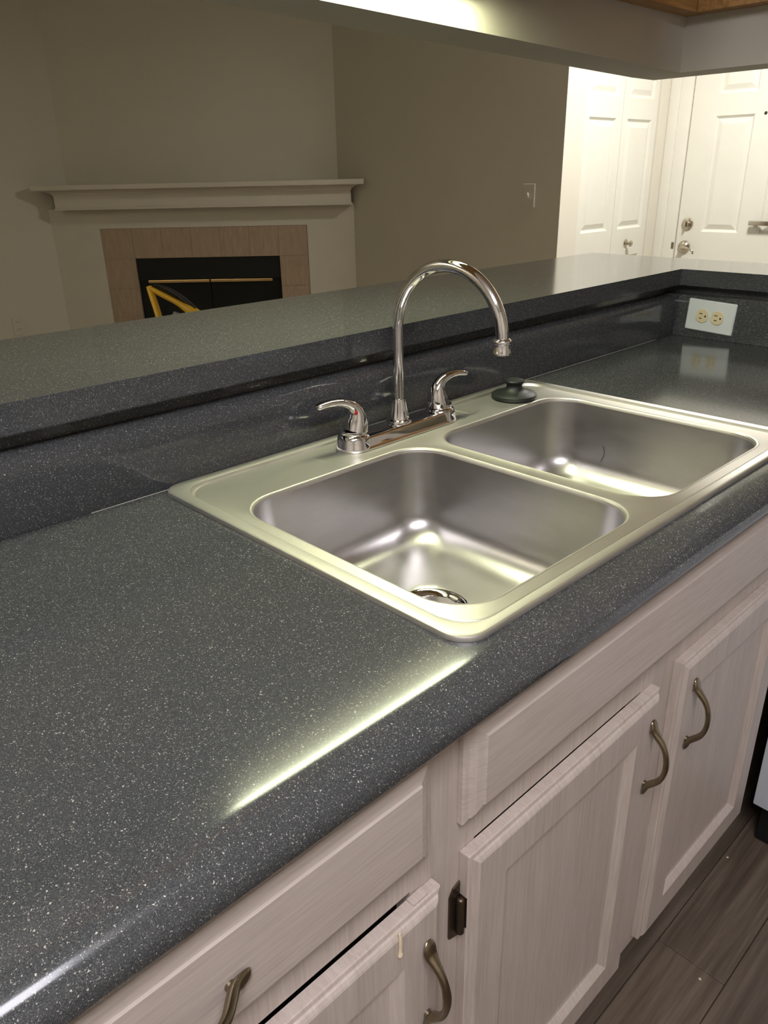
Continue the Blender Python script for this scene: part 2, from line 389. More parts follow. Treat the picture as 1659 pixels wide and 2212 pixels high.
for (x0, x1, y0, y1), (dx, dy) in zip(bowls, drains):
    def rr(d, z, r=0.062): return lp(rrect(x0 + d, x1 - d, y0 + d, y1 - d, r), z)
    v2 = loft(bm, [rr(0.0, 0.0030), rr(0.0018, 0.0036, 0.061), rr(0.0040, 0.0030, 0.060), rr(0.0055, 0.0010, 0.059), rr(0.0062, -0.0030, 0.058)])
    deck.append(v2[0])
    b2 = BM()
    loops = [rr(0.0062, -0.0030, 0.058), rr(0.0080, -0.030, 0.058), rr(0.0105, -0.070, 0.058), rr(0.0135, -0.100, 0.059)]
    for i in range(1, 9):                # fillet between the wall and the floor
        a = math.radians(90 * i / 8)
        loops.append(rr(0.0135 + 0.045 * (1 - math.cos(a)), -0.100 - 0.045 * math.sin(a), 0.059 - 0.004 * i / 8))
    base = loops[-1]
    for t, z in ((0.03, -0.1452), (0.3, -0.1475), (0.6, -0.1500), (0.85, -0.1520), (0.97, -0.1530), (1.0, -0.1545), (0.995, -0.157)):
        rad = 0.054 if t < 0.99 or z > -0.1546 else 0.0515
        cur = []
        for q in base:
            a = math.atan2(q[1] - dy, q[0] - dx)
            cx, cy = dx + rad * math.cos(a), dy + rad * math.sin(a)
            tt = min(t, 1.0)
            cur.append((q[0] * (1 - tt) + cx * tt, q[1] * (1 - tt) + cy * tt, z))
        loops.append(cur)
    loft(b2, loops)
    bowl_meshes.append(b2)
fill(bm, deck)
obj('rim', bm, M['steel'], SK, smooth=28)
for b2, (dx, dy), nm in zip(bowl_meshes, drains, ('left bowl', 'right bowl')):
    bo = obj('bowl', b2, M['bowl'], SK, smooth=50)
    for f in bo.data.polygons: pass
    b3 = BM()
    revolve(b3, [(0.054, -0.157), (0.0552, -0.1535), (0.053, -0.1515), (0.046, -0.1530), (0.041, -0.1565), (0.038, -0.170), (0.034, -0.186), (0.02, -0.189), (0.0, -0.189)], (dx, dy, 0), 40)
    dr = obj('drain', b3, M['chrome'], SK, smooth=40, recalc=False)
    b4 = BM(); revolve(b4, [(0.033, -0.180), (0.0335, -0.178), (0.024, -0.1745), (0.010, -0.172), (0.0, -0.1715)], (dx, dy, 0), 32)
    revolve(b4, [(0.006, -0.173), (0.006, -0.160), (0.008, -0.157), (0.006, -0.154), (0.0, -0.1535)], (dx, dy, 0), 20)
    obj('strainer', b4, M['nickel'], dr, smooth=40)
# embossed faucet ledge and the thin dark scratch on the right bowl
for xx in (0.232, 0.575):
    bm = BM()
    loft(bm, [[(xx - 0.0016, -0.036, 0.0029), (xx, -0.036, 0.0037), (xx + 0.0016, -0.036, 0.0029)], [(xx - 0.0016, -0.085, 0.0029), (xx, -0.085, 0.0037), (xx + 0.0016, -0.085, 0.0029)]], closed=False)
    obj('embossed_line', bm, M['steel'], SK, smooth=60)
bm = BM(); sweep(bm, [(0.7772, -0.236, -0.074), (0.7768, -0.240, -0.083), (0.7761, -0.240, -0.092), (0.7754, -0.237, -0.098), (0.7740, -0.236, -0.104)], [(0.0004, 0.0004)] * 5, (0, 1, 0), 6, 3)
obj('scratch', bm, M['slot'], SK)

# ------------------------------------------------------------------ faucet
FX, FY = 0.4085, -0.066
FA = thing('faucet', 'chrome two handle gooseneck faucet on the back ledge of the sink', 'faucet', (FX, FY, 0.003))
def stadium(hx, hy, n=12):
    out = []
    for s, a0 in ((1, -90), (-1, 90)):
        for i in range(n + 1):
            a = math.radians(a0 + 180 * i / n); out.append((FX + s * hx + hy * math.cos(a), FY + hy * math.sin(a)))
    return out
bm = BM(); H = 0.1015
loft(bm, [lp(stadium(H, 0.0285), 0.0032), lp(stadium(H, 0.0290), 0.006), lp(stadium(H, 0.0275), 0.0075), lp(stadium(H, 0.0262), 0.009), lp(stadium(H, 0.0235), 0.020), lp(stadium(H, 0.0218), 0.0225), lp(stadium(H, 0.018), 0.0235)], True, True)
obj('base_plate', bm, M['chrome'], FA, smooth=45)
bm = BM()
loops = []
for r, z, fl in ((0.0205, 0.022, 0), (0.0212, 0.0255, 0), (0.0200, 0.0285, 0), (0.0170, 0.030, 0), (0.0168, 0.032, 0.2), (0.0158, 0.036, 1), (0.0140, 0.045, 1), (0.0120, 0.056, 1), (0.0108, 0.061, 0.2), (0.0104, 0.063, 0), (0.0080, 0.064, 0)):
    loops.append([(FX + (r - fl * 0.0011 * (1 + math.cos(12 * 2 * math.pi * i / 96)) / 2) * math.cos(2 * math.pi * i / 96), FY + (r - fl * 0.0011 * (1 + math.cos(12 * 2 * math.pi * i / 96)) / 2) * math.sin(2 * math.pi * i / 96), z) for i in range(96)])
loft(bm, loops, True, True)
obj('spout_collar', bm, M['chrome'], FA, smooth=40)
az = math.radians(-86); dx, dy = math.cos(az), math.sin(az)
RA = 0.0985
pts = [(0, 0.055), (0, 0.12), (0, 0.160)] + [(RA - RA * math.cos(math.radians(a)), 0.179 + RA * math.sin(math.radians(a))) for a in range(0, 181, 6)] + [(2 * RA, 0.176)]
taper = [0.0083 + 0.0012 * min(1, max(0, (i - 2) / 14)) for i in range(len(pts))]
bm = BM(); sweep(bm, [(FX + dx * u, FY + dy * u, z) for u, z in pts], [(t_, t_) for t_ in taper], (-dy, dx, 0), 20)
sp = obj('spout', bm, M['chrome'], FA, smooth=60)
ex, ey = FX + dx * 2 * RA, FY + dy * 2 * RA
bm = BM(); revolve(bm, [(0.009, 0.1605), (0.0132, 0.161), (0.0135, 0.1635), (0.0126, 0.1650), (0.0120, 0.176), (0.0130, 0.1770), (0.0132, 0.1800), (0.0120, 0.1825), (0.0100, 0.1835)], (ex, ey, 0), 30)
obj('aerator', bm, M['chrome'], sp, smooth=40)
for s in (-1, 1):
    hx = FX + s * H
    bm = BM(); revolve(bm, [(0.0285, 0.0033), (0.0292, 0.0065), (0.0280, 0.009), (0.0265, 0.018), (0.0250, 0.0245), (0.0225, 0.027), (0.0205, 0.028), (0.0212, 0.031), (0.0205, 0.034)], (hx, FY, 0), 36)
    hb = obj('handle_base', bm, M['chrome'], FA, smooth=40)
    tw = math.radians(18 if s < 0 else -6); lx, ly = s * math.cos(tw), math.sin(tw) * 1.0
    path = [(-0.004, 0.033, 0.0200, 0.0200), (-0.006, 0.043, 0.0182, 0.0185), (-0.007, 0.054, 0.0155, 0.0150), (-0.005, 0.065, 0.0125, 0.0108), (0.004, 0.0745, 0.0106, 0.0080), (0.019, 0.0800, 0.0095, 0.0064), (0.036, 0.0812, 0.0090, 0.0056), (0.050, 0.0795, 0.0090, 0.0054), (0.0575, 0.0778, 0.0084, 0.0048), (0.0605, 0.0768, 0.0050, 0.0028), (0.0612, 0.0765, 0.001, 0.0008)]
    bm = BM(); sweep(bm, [(hx + lx * u, FY + ly * u, z) for u, z, _, _ in path], [(a, b) for _, _, a, b in path], (-ly, lx, 0), 18, 4)
    lv = obj('lever', bm, M['chrome'], FA, smooth=50)
    if s < 0:
        bm = BM(); rm = Matrix.Rotation(math.radians(90), 3, 'X')
        revolve(bm, [(0.0034, 0.0), (0.0032, 0.0008), (0.0, 0.0012)], (hx + lx * 0.001 - 0.004, FY + ly * 0.001 - 0.0135, 0.064), 14, rm)
        obj('hot_mark', bm, M['red'], lv, smooth=40)
        lv['label'] = 'chrome lever with a red dot'

# ------------------------------------------------------------------ stopper
bm = BM()
revolve(bm, [(0.0, 0.0), (0.036, 0.0), (0.0415, 0.0012), (0.0432, 0.0045), (0.0428, 0.0080), (0.039, 0.0105), (0.030, 0.0125), (0.0215, 0.0155), (0.0160, 0.0195), (0.0145, 0.0240), (0.0155, 0.0275), (0.0182, 0.0300), (0.0188, 0.0330), (0.0175, 0.0348), (0.012, 0.0356), (0.0, 0.0358)], (0.713, -0.0735, 0.0036), 40)
tag(obj('sink_stopper', bm, M['rubber'], smooth=40), 'black rubber sink stopper with a knob on the back rim', 'stopper')

# ------------------------------------------------------------------ outlet on the end of the worktop
OX = 1.4885
OUc = Vector((OX, -0.0955, 0.0565)); tl = Matrix.Rotation(math.radians(2.8), 4, 'X')
# local frame: a along -y (to the right in the room), b up, c out (-x)
OT = Matrix.Translation(OUc) @ tl @ Matrix(((0, 0, -1, 0), (-1, 0, 0, 0), (0, 1, 0, 0), (0, 0, 0, 1)))
OP = thing('power_outlet', 'white plate with two cream sockets above the worktop at the end wall', 'outlet', OUc)
bm = BM(); loft(bm, [lp(rrect(-0.061, 0.061, -0.0385, 0.0385, 0.003, 3), 0.0), lp(rrect(-0.061, 0.061, -0.0385, 0.0385, 0.003, 3), 0.0025), lp(rrect(-0.0585, 0.0585, -0.036, 0.036, 0.003, 3), 0.0055)], True, True)
obj('cover_plate', bm, M['plate'], OP, smooth=25, tf=OT)
for cx in (-0.0193, 0.0193):
    def rec(sx, sy, z):
        out = []
        for i in range(28):
            a = 2 * math.pi * i / 28
            out.append((cx + max(-0.0145, min(0.0145, 0.0168 * sx * math.cos(a))), 0.0168 * sy * math.sin(a), z))
        return out
    bm = BM(); loft(bm, [rec(1, 1, 0.005), rec(1, 1, 0.0072), rec(0.95, 0.95, 0.0080)], True, True)
    so = obj('socket', bm, M['cream'], OP, smooth=35, tf=OT)
    bm = BM()
    box(bm, cx - 0.0075, cx + 0.0005, 0.0045, 0.0065, 0.0078, 0.0083); box(bm, cx - 0.0065, cx + 0.0005, -0.0070, -0.0050, 0.0078, 0.0083)
    box(bm, cx + 0.0065, cx + 0.0105, -0.0022, 0.0022, 0.0078, 0.0083, 0.0004)
    obj('slots', bm, M['slot'], so, tf=OT)
bm = BM(); revolve(bm, [(0.0026, 0.0054), (0.0026, 0.0064), (0.0016, 0.0068), (0.0, 0.0069)], (0, 0, 0), 14)
obj('screw', bm, M['plate'], OP, smooth=40, tf=OT)

# ------------------------------------------------------------------ base cabinets
YF, YD = -0.566, -0.585           # face frame and door fronts
def rect_loop(x0, x1, z0, z1, d, y): return [(x0 + d, y, z0 + d), (x1 - d, y, z0 + d), (x1 - d, y, z1 - d), (x0 + d, y, z1 - d)]
def slab_front(name, x0, x1, z0, z1, parent, mat):
    bm = BM(); T = YF - YD
    loft(bm, [rect_loop(x0, x1, z0, z1, 0, YF - 0.0004), rect_loop(x0, x1, z0, z1, 0, YF - 0.006), rect_loop(x0, x1, z0, z1, 0.0015, YF - 0.0080), rect_loop(x0, x1, z0, z1, 0.0065, YF - 0.0092), rect_loop(x0, x1, z0, z1, 0.0085, YF - 0.0120), rect_loop(x0, x1, z0, z1, 0.0125, YF - 0.0145), rect_loop(x0, x1, z0, z1, 0.0205, YF - 0.0165), rect_loop(x0, x1, z0, z1, 0.0215, YD)], True, True)
    return obj(name, bm, mat, parent)
def door(x0, x1, z0, z1, parent):
    fr = 0.058; yb = YF - 0.0004
    bm = BM()
    vl = loft(bm, [rect_loop(x0, x1, z0, z1, fr + 0.016, yb), rect_loop(x0, x1, z0, z1, 0, yb), rect_loop(x0, x1, z0, z1, 0, YD + 0.0075), rect_loop(x0, x1, z0, z1, 0.0012, YD + 0.0062), rect_loop(x0, x1, z0, z1, 0.0055, YD + 0.0052), rect_loop(x0, x1, z0, z1, 0.0068, YD + 0.0030), rect_loop(x0, x1, z0, z1, 0.0100, YD + 0.0010), rect_loop(x0, x1, z0, z1, 0.0125, YD), rect_loop(x0, x1, z0, z1, fr, YD), rect_loop(x0, x1, z0, z1, fr + 0.003, YD + 0.002), rect_loop(x0, x1, z0, z1, fr + 0.010, YD + 0.0075), rect_loop(x0, x1, z0, z1, fr + 0.012, YD + 0.0095), rect_loop(x0, x1, z0, z1, fr + 0.016, YD + 0.0100)])
    n = 4
    for i in range(n):
        j = (i + 1) % n; bm.faces.new((vl[-1][i], vl[-1][j], vl[0][j], vl[0][i]))
    d = obj('door', bm, M['oak'], parent)
    bm = BM(); box(bm, x0 + fr + 0.0145, x1 - fr - 0.0145, YD + 0.0102, yb - 0.001, z0 + fr + 0.0145, z1 - fr - 0.0145)
    obj('panel', bm, M['oak'], d)
    return d
def pull(c, vert, parent):
    """arched pull with flattened spoon ends, c its middle on the front face"""
    prof = [(-0.0630, 0.0006, 0.0030, 0.0008), (-0.0605, 0.0020, 0.0060, 0.0020), (-0.0540, 0.0034, 0.0082, 0.0032), (-0.0470, 0.0050, 0.0078, 0.0044), (-0.0400, 0.0105, 0.0060, 0.0048), (-0.0310, 0.0185, 0.0047, 0.0044), (-0.0200, 0.0240, 0.0047, 0.0038), (-0.0080, 0.0266, 0.0056, 0.0036), (0, 0.0270, 0.0059, 0.0036)]
    prof = prof + [(-a, b, c_, d) for a, b, c_, d in reversed(prof[:-1])]
    bm = BM(); ax = Vector((0, 0, 1)) if vert else Vector((1, 0, 0)); sd = Vector((1, 0, 0)) if vert else Vector((0, 0, 1))
    sweep(bm, [Vector(c) + ax * a + Vector((0, -b, 0)) for a, b, _, _ in prof], [(w_, t_) for _, _, w_, t_ in prof], sd, 14, 3)
    for s in (-1, 1):
        revolve(bm, [(0.0050, 0.0), (0.0046, 0.003), (0.004, 0.007)], Vector(c) + ax * (0.0455 * s), 12, Matrix.Rotation(math.radians(90), 3, 'X'))
    return obj('handle', bm, M['brass'], parent, smooth=50)
def hinge(x, z, parent):
    bm = BM()
    lo = [(x - 0.016, z - 0.034), (x + 0.0, z - 0.040), (x + 0.0, z + 0.040), (x - 0.010, z + 0.036), (x - 0.016, z + 0.026)]
    loft(bm, [[(a, YF - 0.0003, b) for a, b in lo], [(a, YF - 0.0025, b) for a, b in lo]], True, True)
    h = obj('hinge', bm, M['hinge'], parent)
    bm = BM(); revolve(bm, [(0.0035, -0.030), (0.0048, -0.0295), (0.0048, 0.0185), (0.0040, 0.020), (0.002, 0.021)], (x - 0.0030, YF - 0.0062, z), 16)
    box(bm, x - 0.0003, x + 0.004, YF - 0.012, YF - 0.002, z - 0.022, z + 0.022)
    obj('hinge_pin', bm, M['hinge'], h, smooth=40)
def cabinet(name, label, x0, x1, opens):
    t = thing(name, label, 'cabinet', ((x0 + x1) / 2, -0.28, FL))
    bm = BM()
    box(bm, x0 + 0.0005, x0 + 0.016, YF + 0.019, 0.045, -0.80, -0.040); box(bm, x1 - 0.016, x1 - 0.0005, YF + 0.019, 0.045, -0.80, -0.040)
    box(bm, x0 + 0.016, x1 - 0.016, YF + 0.019, 0.045, -0.80, -0.785); box(bm, x0 + 0.016, x1 - 0.016, 0.03, 0.045, -0.785, -0.040)
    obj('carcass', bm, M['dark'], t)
    bm = BM()
    # face frame: a solid front cut by the openings, built as strips
    xs = sorted({x0, x1} | {o[0] for o in opens} | {o[1] for o in opens}); zs = sorted({-0.80, -0.040} | {o[2] for o in opens} | {o[3] for o in opens})
    for xa, xb in zip(xs, xs[1:]):
        for za, zb_ in zip(zs, zs[1:]):
            if any(o[0] <= xa and xb <= o[1] and o[2] <= za and zb_ <= o[3] for o in opens): continue
            box(bm, xa, xb, YF, YF + 0.019, za, zb_)
    bmesh.ops.remove_doubles(bm, verts=bm.verts, dist=1e-5)
    obj('face_frame', bm, M['oak'], t)
    bm = BM(); box(bm, x0, x1, -0.500, -0.485, FL, -0.80)
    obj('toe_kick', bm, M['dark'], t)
    return t
XA, XB, XC = -0.648, -0.0385, 0.872
c1 = cabinet('drawer_cabinet', 'pickled oak base cabinet with one drawer above a door, left of the sink', XA, XB, [(-0.60, -0.084, -0.77, -0.2325)])
dw = slab_front('drawer_front', -0.610, -0.0645, -0.193, -0.0665, c1, M['oakh'])
pull((-0.3365, YD, -0.1365), False, dw)
d1 = door(-0.610, -0.0535, -0.785, -0.2385, c1)
pull((-0.0795, YD, -0.3500), True, d1)
bm = BM(); box(bm, -0.090, -0.070, YF - 0.0110, YF - 0.001, -0.2384, -0.2362, 0.0004)
obj('filler_block', bm, M['oak'], d1)
bm = BM(); sweep(bm, [(-0.1175, YD - 0.0002, -0.2420), (-0.1172, YD - 0.0012, -0.252), (-0.1178, YD - 0.0012, -0.264), (-0.1180, YD - 0.0016, -0.270), (-0.1180, YD - 0.0004, -0.2735)], [(0.0016, 0.001), (0.0022, 0.0014), (0.0020, 0.0014), (0.0032, 0.0022), (0.001, 0.0008)], (1, 0, 0), 10, 3)
gl = obj('glue_drip', bm, M['glue'], d1, smooth=60); gl['label'] = 'dried beige drip'
c2 = cabinet('sink_cabinet', 'wide pickled oak sink base cabinet with two doors under a blank front', XB, XC, [(0.012, 0.356, -0.77, -0.2335), (0.476, 0.82, -0.77, -0.2335)])
slab_front('false_front', -0.0165, 0.850, -0.1925, -0.065, c2, M['oakh'])
d2 = door(-0.0112, 0.3845, -0.785, -0.2355, c2)
pull((0.3625, YD, -0.3365), True, d2)
hinge(-0.0113, -0.316, d2); hinge(-0.0113, -0.70, d2)
d3 = door(0.4465, 0.843, -0.782, -0.2290, c2)
pull((0.4862, YD, -0.3330), True, d3)

# ------------------------------------------------------------------ dishwasher on the short leg
DW = thing('dishwasher', 'white dishwasher panel beyond the last oak cabinet door', 'dishwasher', (1.2, -0.89, FL))
bm = BM(); box(bm, 0.935, 1.48, -1.185, -0.596, FL + 0.01, -0.048); obj('tub_case', bm, M['blackm'], DW)
bm = BM(); box(bm, 0.900, 0.934, -1.186, -0.585, -0.795, -0.175, 0.004); obj('front_panel', bm, M['white'], DW, smooth=35)
bm = BM(); box(bm, 0.900, 0.934, -1.186, -0.585, -0.170, -0.050, 0.004); obj('control_panel', bm, M['white'], DW, smooth=35)
bm = BM(); box(bm, 0.960, 0.975, -1.18, -0.60, FL + 0.005, -0.80); obj('kick_plate', bm, M['blackm'], DW)
bm = BM(); box(bm, 0.985, 1.48, -1.45, -1.19, FL, -0.04); bx_ = tag(obj('end_cabinet', bm, M['oak']), 'plain oak end cabinet past the white dishwasher', 'cabinet')

# ------------------------------------------------------------------ crumbs on the floor
for q, lb in (((0.849, -0.575), 'small pale crumb on the floor nearest the dishwasher'), ((0.555, -0.655), 'small pale crumb on the floor below the middle door')):
    bm = BM(); bmesh.ops.create_icosphere(bm, subdivisions=1, radius=0.0028)
    for v in bm.verts: v.co = Vector((v.co.x * random.uniform(0.8, 1.3), v.co.y * random.uniform(0.7, 1.2), v.co.z * 0.5))
    bmesh.ops.translate(bm, vec=(q[0], q[1], FL + 0.0014), verts=bm.verts)
    tag(obj('crumb', bm, M['crumb']), lb, 'crumb')

# ------------------------------------------------------------------ wall cabinets over the sink and the lamp below them
def wall_cab(label, x0, x1, y0, y1):
    t = thing('wall_cabinet', label, 'cabinet', ((x0 + x1) / 2, (y0 + y1) / 2, 0.7175), 'brown wall cabinets')
    bm = BM(); box(bm, x0, x1, y0, y1, 0.7175, 1.48); obj('carcass', bm, M['brown'], t)
    return t
wall_cab('brown wooden wall cabinet over the sink', -0.20, 1.080, -0.235, 0.066)
wall_cab('shallow brown wooden cabinet above the header corner', 1.082, 1.494, 0.022, 0.066)
wall_cab('shallow brown wooden cabinet above the end wall', 1.450, 1.494, -1.40, 0.020)
LM = thing('sink_lamp', 'slim fluorescent lamp under the wall cabinet above the sink', 'lamp', ((SINK[0] + SINK[1]) / 2, SINK[2], 0.7))
bm = BM(); box(bm, SINK[0] - 0.03, SINK[1] + 0.03, SINK[2] - 0.04, SINK[2] + 0.04, 0.7055, 0.7170, 0.002); obj('housing', bm, M['white'], LM)
bm = BM(); box(bm, SINK[0], SINK[1], SINK[2] - 0.031, SINK[2] + 0.031, SINK[3], SINK[3] + 0.006, 0.001); obj('diffuser', bm, M['tube'], LM)
for ya, drop in ((-0.036, 0.002), (0.0315, 0.012)):  # rear rail hangs lower to shade the wall strip behind
    bm = BM(); box(bm, SINK[0] - 0.012, SINK[1] + 0.012, SINK[2] + ya, SINK[2] + ya + 0.0045, SINK[3] - drop, 0.7056, 0.0008); obj('side_rail', bm, M['white'], LM)
for xx in (SINK[0] - 0.012, SINK[1] + 0.0005):
    bm = BM(); box(bm, xx, xx + 0.0115, SINK[2] - 0.0312, SINK[2] + 0.0312, SINK[3] - 0.002, 0.7056, 0.0008); obj('end_cap', bm, M['white'], LM)

# ------------------------------------------------------------------ ceiling lamps
def ceiling_lamp(loc, label, r, mat):
    t = thing('ceiling_lamp', label, 'lamp', (loc[0], loc[1], CE - 0.08))
    bm = BM(); revolve(bm, [(r * 0.75, CE - 0.02), (r * 0.78, CE - 0.001)], (loc[0], loc[1], 0), 32); obj('canopy', bm, M['nickel'], t, smooth=40)
    bm = BM(); revolve(bm, [(0.0, CE - 0.075), (r * 0.4, CE - 0.070), (r * 0.75, CE - 0.055), (r * 0.95, CE - 0.033), (r, CE - 0.02), (r * 0.9, CE - 0.016)], (loc[0], loc[1], 0), 32); obj('glass_dome', bm, mat, t, smooth=60)
PD = thing('ceiling_strip_lamp', 'long white fluorescent ceiling lamp in the kitchen behind the viewer', 'lamp', (KIT[0], KIT[1], KIT[2]))
bm = BM(); box(bm, KIT[0] - 0.66, KIT[0] + 0.66, KIT[1] - 0.25, KIT[1] + 0.25, KIT[2] + 0.075, CE - 0.0005, 0.004); obj('housing', bm, M['white'], PD)
bm = BM(); sweep(bm, [(KIT[0] - 0.62, KIT[1], KIT[2] + 0.01), (KIT[0] + 0.62, KIT[1], KIT[2] + 0.01)], [(0.23, 0.062)] * 2, (0, 1, 0), 28, 1, 4); obj('diffuser', bm, M['dome'], PD, smooth=50)
ceiling_lamp(ENT, 'round glass ceiling lamp in the bright entry by the doors', 0.16, M['dome_e'])
TL = thing('fill_uplight', 'added uplight filling the dim living room, out of view on the left', 'lamp', (LIV[0], LIV[1], FL))  # unseen stand and shade added to carry the living room fill
bm = BM(); revolve(bm, [(0.14, FL), (0.14, FL + 0.015), (0.02, FL + 0.03), (0.012, FL + 0.05), (0.012, LIV[2] - 0.12), (0.03, LIV[2] - 0.11)], (LIV[0], LIV[1], 0), 28); obj('stand', bm, M['nickel'], TL, smooth=40)
bm = BM(); revolve(bm, [(0.03, LIV[2] - 0.11), (0.11, LIV[2] - 0.06), (0.16, LIV[2] + 0.02), (0.155, LIV[2] + 0.02), (0.105, LIV[2] - 0.05), (0.0, LIV[2] - 0.06)], (LIV[0], LIV[1], 0), 28); obj('bowl_shade', bm, M['white'], TL, smooth=40)

# ------------------------------------------------------------------ fireplace across the corner
FP = thing('corner_fireplace', 'painted corner fireplace with stone tile surround and black glass doors', 'fireplace', DG @ Vector((-0.9, 0.1, FL)))
def fp(name, mat, *b, bev=0.0, parent=FP, smooth=None):
    bm = BM(); box(bm, *b, bev); return obj(name, bm, mat, parent, tf=DG, smooth=smooth)
OS0, OS1, OZ = -1.351, -0.418, -0.070      # firebox opening
TS0, TS1, TZ = -1.549, -0.231, 0.113       # tile field
bm = BM()
box(bm, -1.862, TS0, 0.001, 0.1025, FL, 0.232); box(bm, TS1, 0.068, 0.001, 0.1025, FL, 0.232); box(bm, TS0, TS1, 0.001, 0.1025, TZ, 0.232); box(bm, TS0, TS1, 0.001, 0.012, FL, TZ)
obj('surround', bm, M['mantel'], FP, tf=DG)
bm = BM(); box(bm, TS0, OS0, 0.012, 0.0970, FL, TZ); box(bm, OS1, TS1, 0.012, 0.0970, FL, TZ); box(bm, OS0, OS1, 0.012, 0.0970, OZ, TZ)
gr = obj('tile_bed', bm, M['grout'], FP, tf=DG)
g = 0.0011
def tile(s0, s1, z0, z1):
    fp('tile', M['tile'], s0 + g, s1 - g, 0.0965, 0.0985, z0 + g, z1 - g, parent=gr)
n = 7; ws = (TS1 - TS0) / n
cols = [TS0, OS0] + [OS0 + (OS1 - OS0) * i / 5 for i in range(1, 5)] + [OS1, TS1]
for a, b in zip(cols, cols[1:]): tile(a, b, OZ, TZ)
for (a, b) in ((TS0, OS0), (OS1, TS1)):
    z = OZ
    while z > FL + 0.02:
        tile(a, b, max(z - 0.186, FL), z); z -= 0.186
fp('firebox_hood', M['blackm'], OS0, OS1, 0.02, 0.085, -0.205, OZ)
mid = (OS0 + OS1) / 2
for a, b in ((OS0, mid - 0.002), (mid + 0.002, OS1)):
    d = fp('glass_door', M['black'], a, b, 0.03, 0.075, FL + 0.05, -0.206)
    a2, b2 = (a + 0.062, b - 0.001) if a < mid - 0.1 else (a + 0.001, b - 0.058)
    fp('brass_bar', M['gold'], a2, b2, 0.076, 0.090, -0.226, -0.208, bev=0.003, parent=d)
fp('firebox_base', M['blackm'], OS0, OS1, 0.02, 0.085, FL, FL + 0.05)
fp('frieze', M['mantel'], -1.765, 0.056, 0.1025, 0.205, 0.240, 0.318)
fp('lower_moulding', M['mantel'], -1.772, 0.063, 0.1025, 0.213, 0.229, 0.242, bev=0.004)
bm = BM()
def ring(d, z): return [(-1.765 - d, 0.0, z), (0.056 + d * 0.7, 0.0, z), (0.056 + d * 0.7, 0.205 + d * 0.6, z), (-1.765 - d, 0.205 + d * 0.6, z)]
loft(bm, [ring(0.0, 0.312), ring(0.006, 0.316), ring(0.008, 0.322), ring(0.022, 0.330), ring(0.045, 0.3375), ring(0.060, 0.3395), ring(0.060, 0.344)], True, True)
bmesh.ops.transform(bm, matrix=Matrix.Translation((0, 0.001, 0)), verts=bm.verts)
obj('crown_moulding', bm, M['mantel'], FP, tf=DG)
fp('mantel_shelf', M['mantel'], -1.868, 0.140, 0.001, 0.279, 0.344, 0.374, bev=0.004)

# ------------------------------------------------------------------ switch and outlet on the living room walls
SWT = thing('light_switch', 'painted light switch plate on the living room wall near the bright entry', 'switch', (X1, 1.576, 0.225))
bm = BM(); loft(bm, [[(X1 - 0.0002, y, z) for y, z in rrect(1.539, 1.614, 0.226, 0.339, 0.003, 3)], [(X1 - 0.003, y, z) for y, z in rrect(1.539, 1.614, 0.226, 0.339, 0.003, 3)], [(X1 - 0.006, y, z) for y, z in rrect(1.542, 1.611, 0.229, 0.336, 0.003, 3)]], True, True)
obj('switch_plate', bm, M['wall'], SWT)
bm = BM(); loft(bm, [[(X1 - 0.006, 1.5735, 0.271), (X1 - 0.006, 1.5795, 0.271), (X1 - 0.006, 1.5795, 0.294), (X1 - 0.006, 1.5735, 0.294)], [(X1 - 0.017, 1.5742, 0.291), (X1 - 0.017, 1.5788, 0.291), (X1 - 0.014, 1.5788, 0.299), (X1 - 0.014, 1.5742, 0.299)]], True, True)
obj('toggle', bm, M['plate'], SWT)
WO = thing('wall_outlet', 'painted outlet low on the wall left of the fireplace', 'outlet', (1.315, YB, -0.50))
bm = BM(); loft(bm, [[(x, YB - 0.0002, z) for x, z in rrect(1.279, 1.350, -0.502, -0.388, 0.003, 3)], [(x, YB - 0.005, z) for x, z in rrect(1.281, 1.348, -0.500, -0.390, 0.003, 3)]], True, True)
obj('cover_plate', bm, M['wall'], WO)
for zz in (-0.468, -0.422):
    bm = BM(); box(bm, 1.300, 1.330, YB - 0.0075, YB - 0.004, zz - 0.015, zz + 0.015, 0.002); so = obj('socket', bm, M['wall'], WO)
    bm = BM(); box(bm, 1.307, 1.309, YB - 0.0082, YB - 0.0074, zz, zz + 0.008); box(bm, 1.319, 1.321, YB - 0.0082, YB - 0.0074, zz, zz + 0.008); obj('slots', bm, M['slot'], so)

# ------------------------------------------------------------------ folding closet doors and the front door
def panel_leaf(bm, w0, w1, z0, z1, panels, T, rise=0.0065):
    """raised-panel leaf in a local frame (a, out, z): out = 0 is the front face; panels are (a0, a1, z0, z1)"""
    xs = sorted({w0, w1} | {p[0] for p in panels} | {p[1] for p in panels}); zs = sorted({z0, z1} | {p[2] for p in panels} | {p[3] for p in panels})
    for xa, xb in zip(xs, xs[1:]):
        for za, zb_ in zip(zs, zs[1:]):
            if any(p[0] - 1e-6 <= xa and xb <= p[1] + 1e-6 and p[2] - 1e-6 <= za and zb_ <= p[3] + 1e-6 for p in panels): continue
            bm.faces.new([bm.verts.new(q) for q in ((xa, 0, za), (xb, 0, za), (xb, 0, zb_), (xa, 0, zb_))])
    for p in panels:
        def rl(d, o): return [(p[0] + d, o, p[2] + d), (p[1] - d, o, p[2] + d), (p[1] - d, o, p[3] - d), (p[0] + d, o, p[3] - d)]
        loft(bm, [rl(0, 0), rl(0.004, 0.004), rl(0.012, 0.0105), rl(0.016, 0.0105), rl(0.040, 0.0020), rl(0.042, 0.0020)], False, True)
    q = [(w0, z0), (w1, z0), (w1, z1), (w0, z1)]
    loft(bm, [[(a, 0, z) for a, z in q], [(a, T, z) for a, z in q]], False, True)
    bmesh.ops.remove_doubles(bm, verts=bm.verts, dist=1e-5)
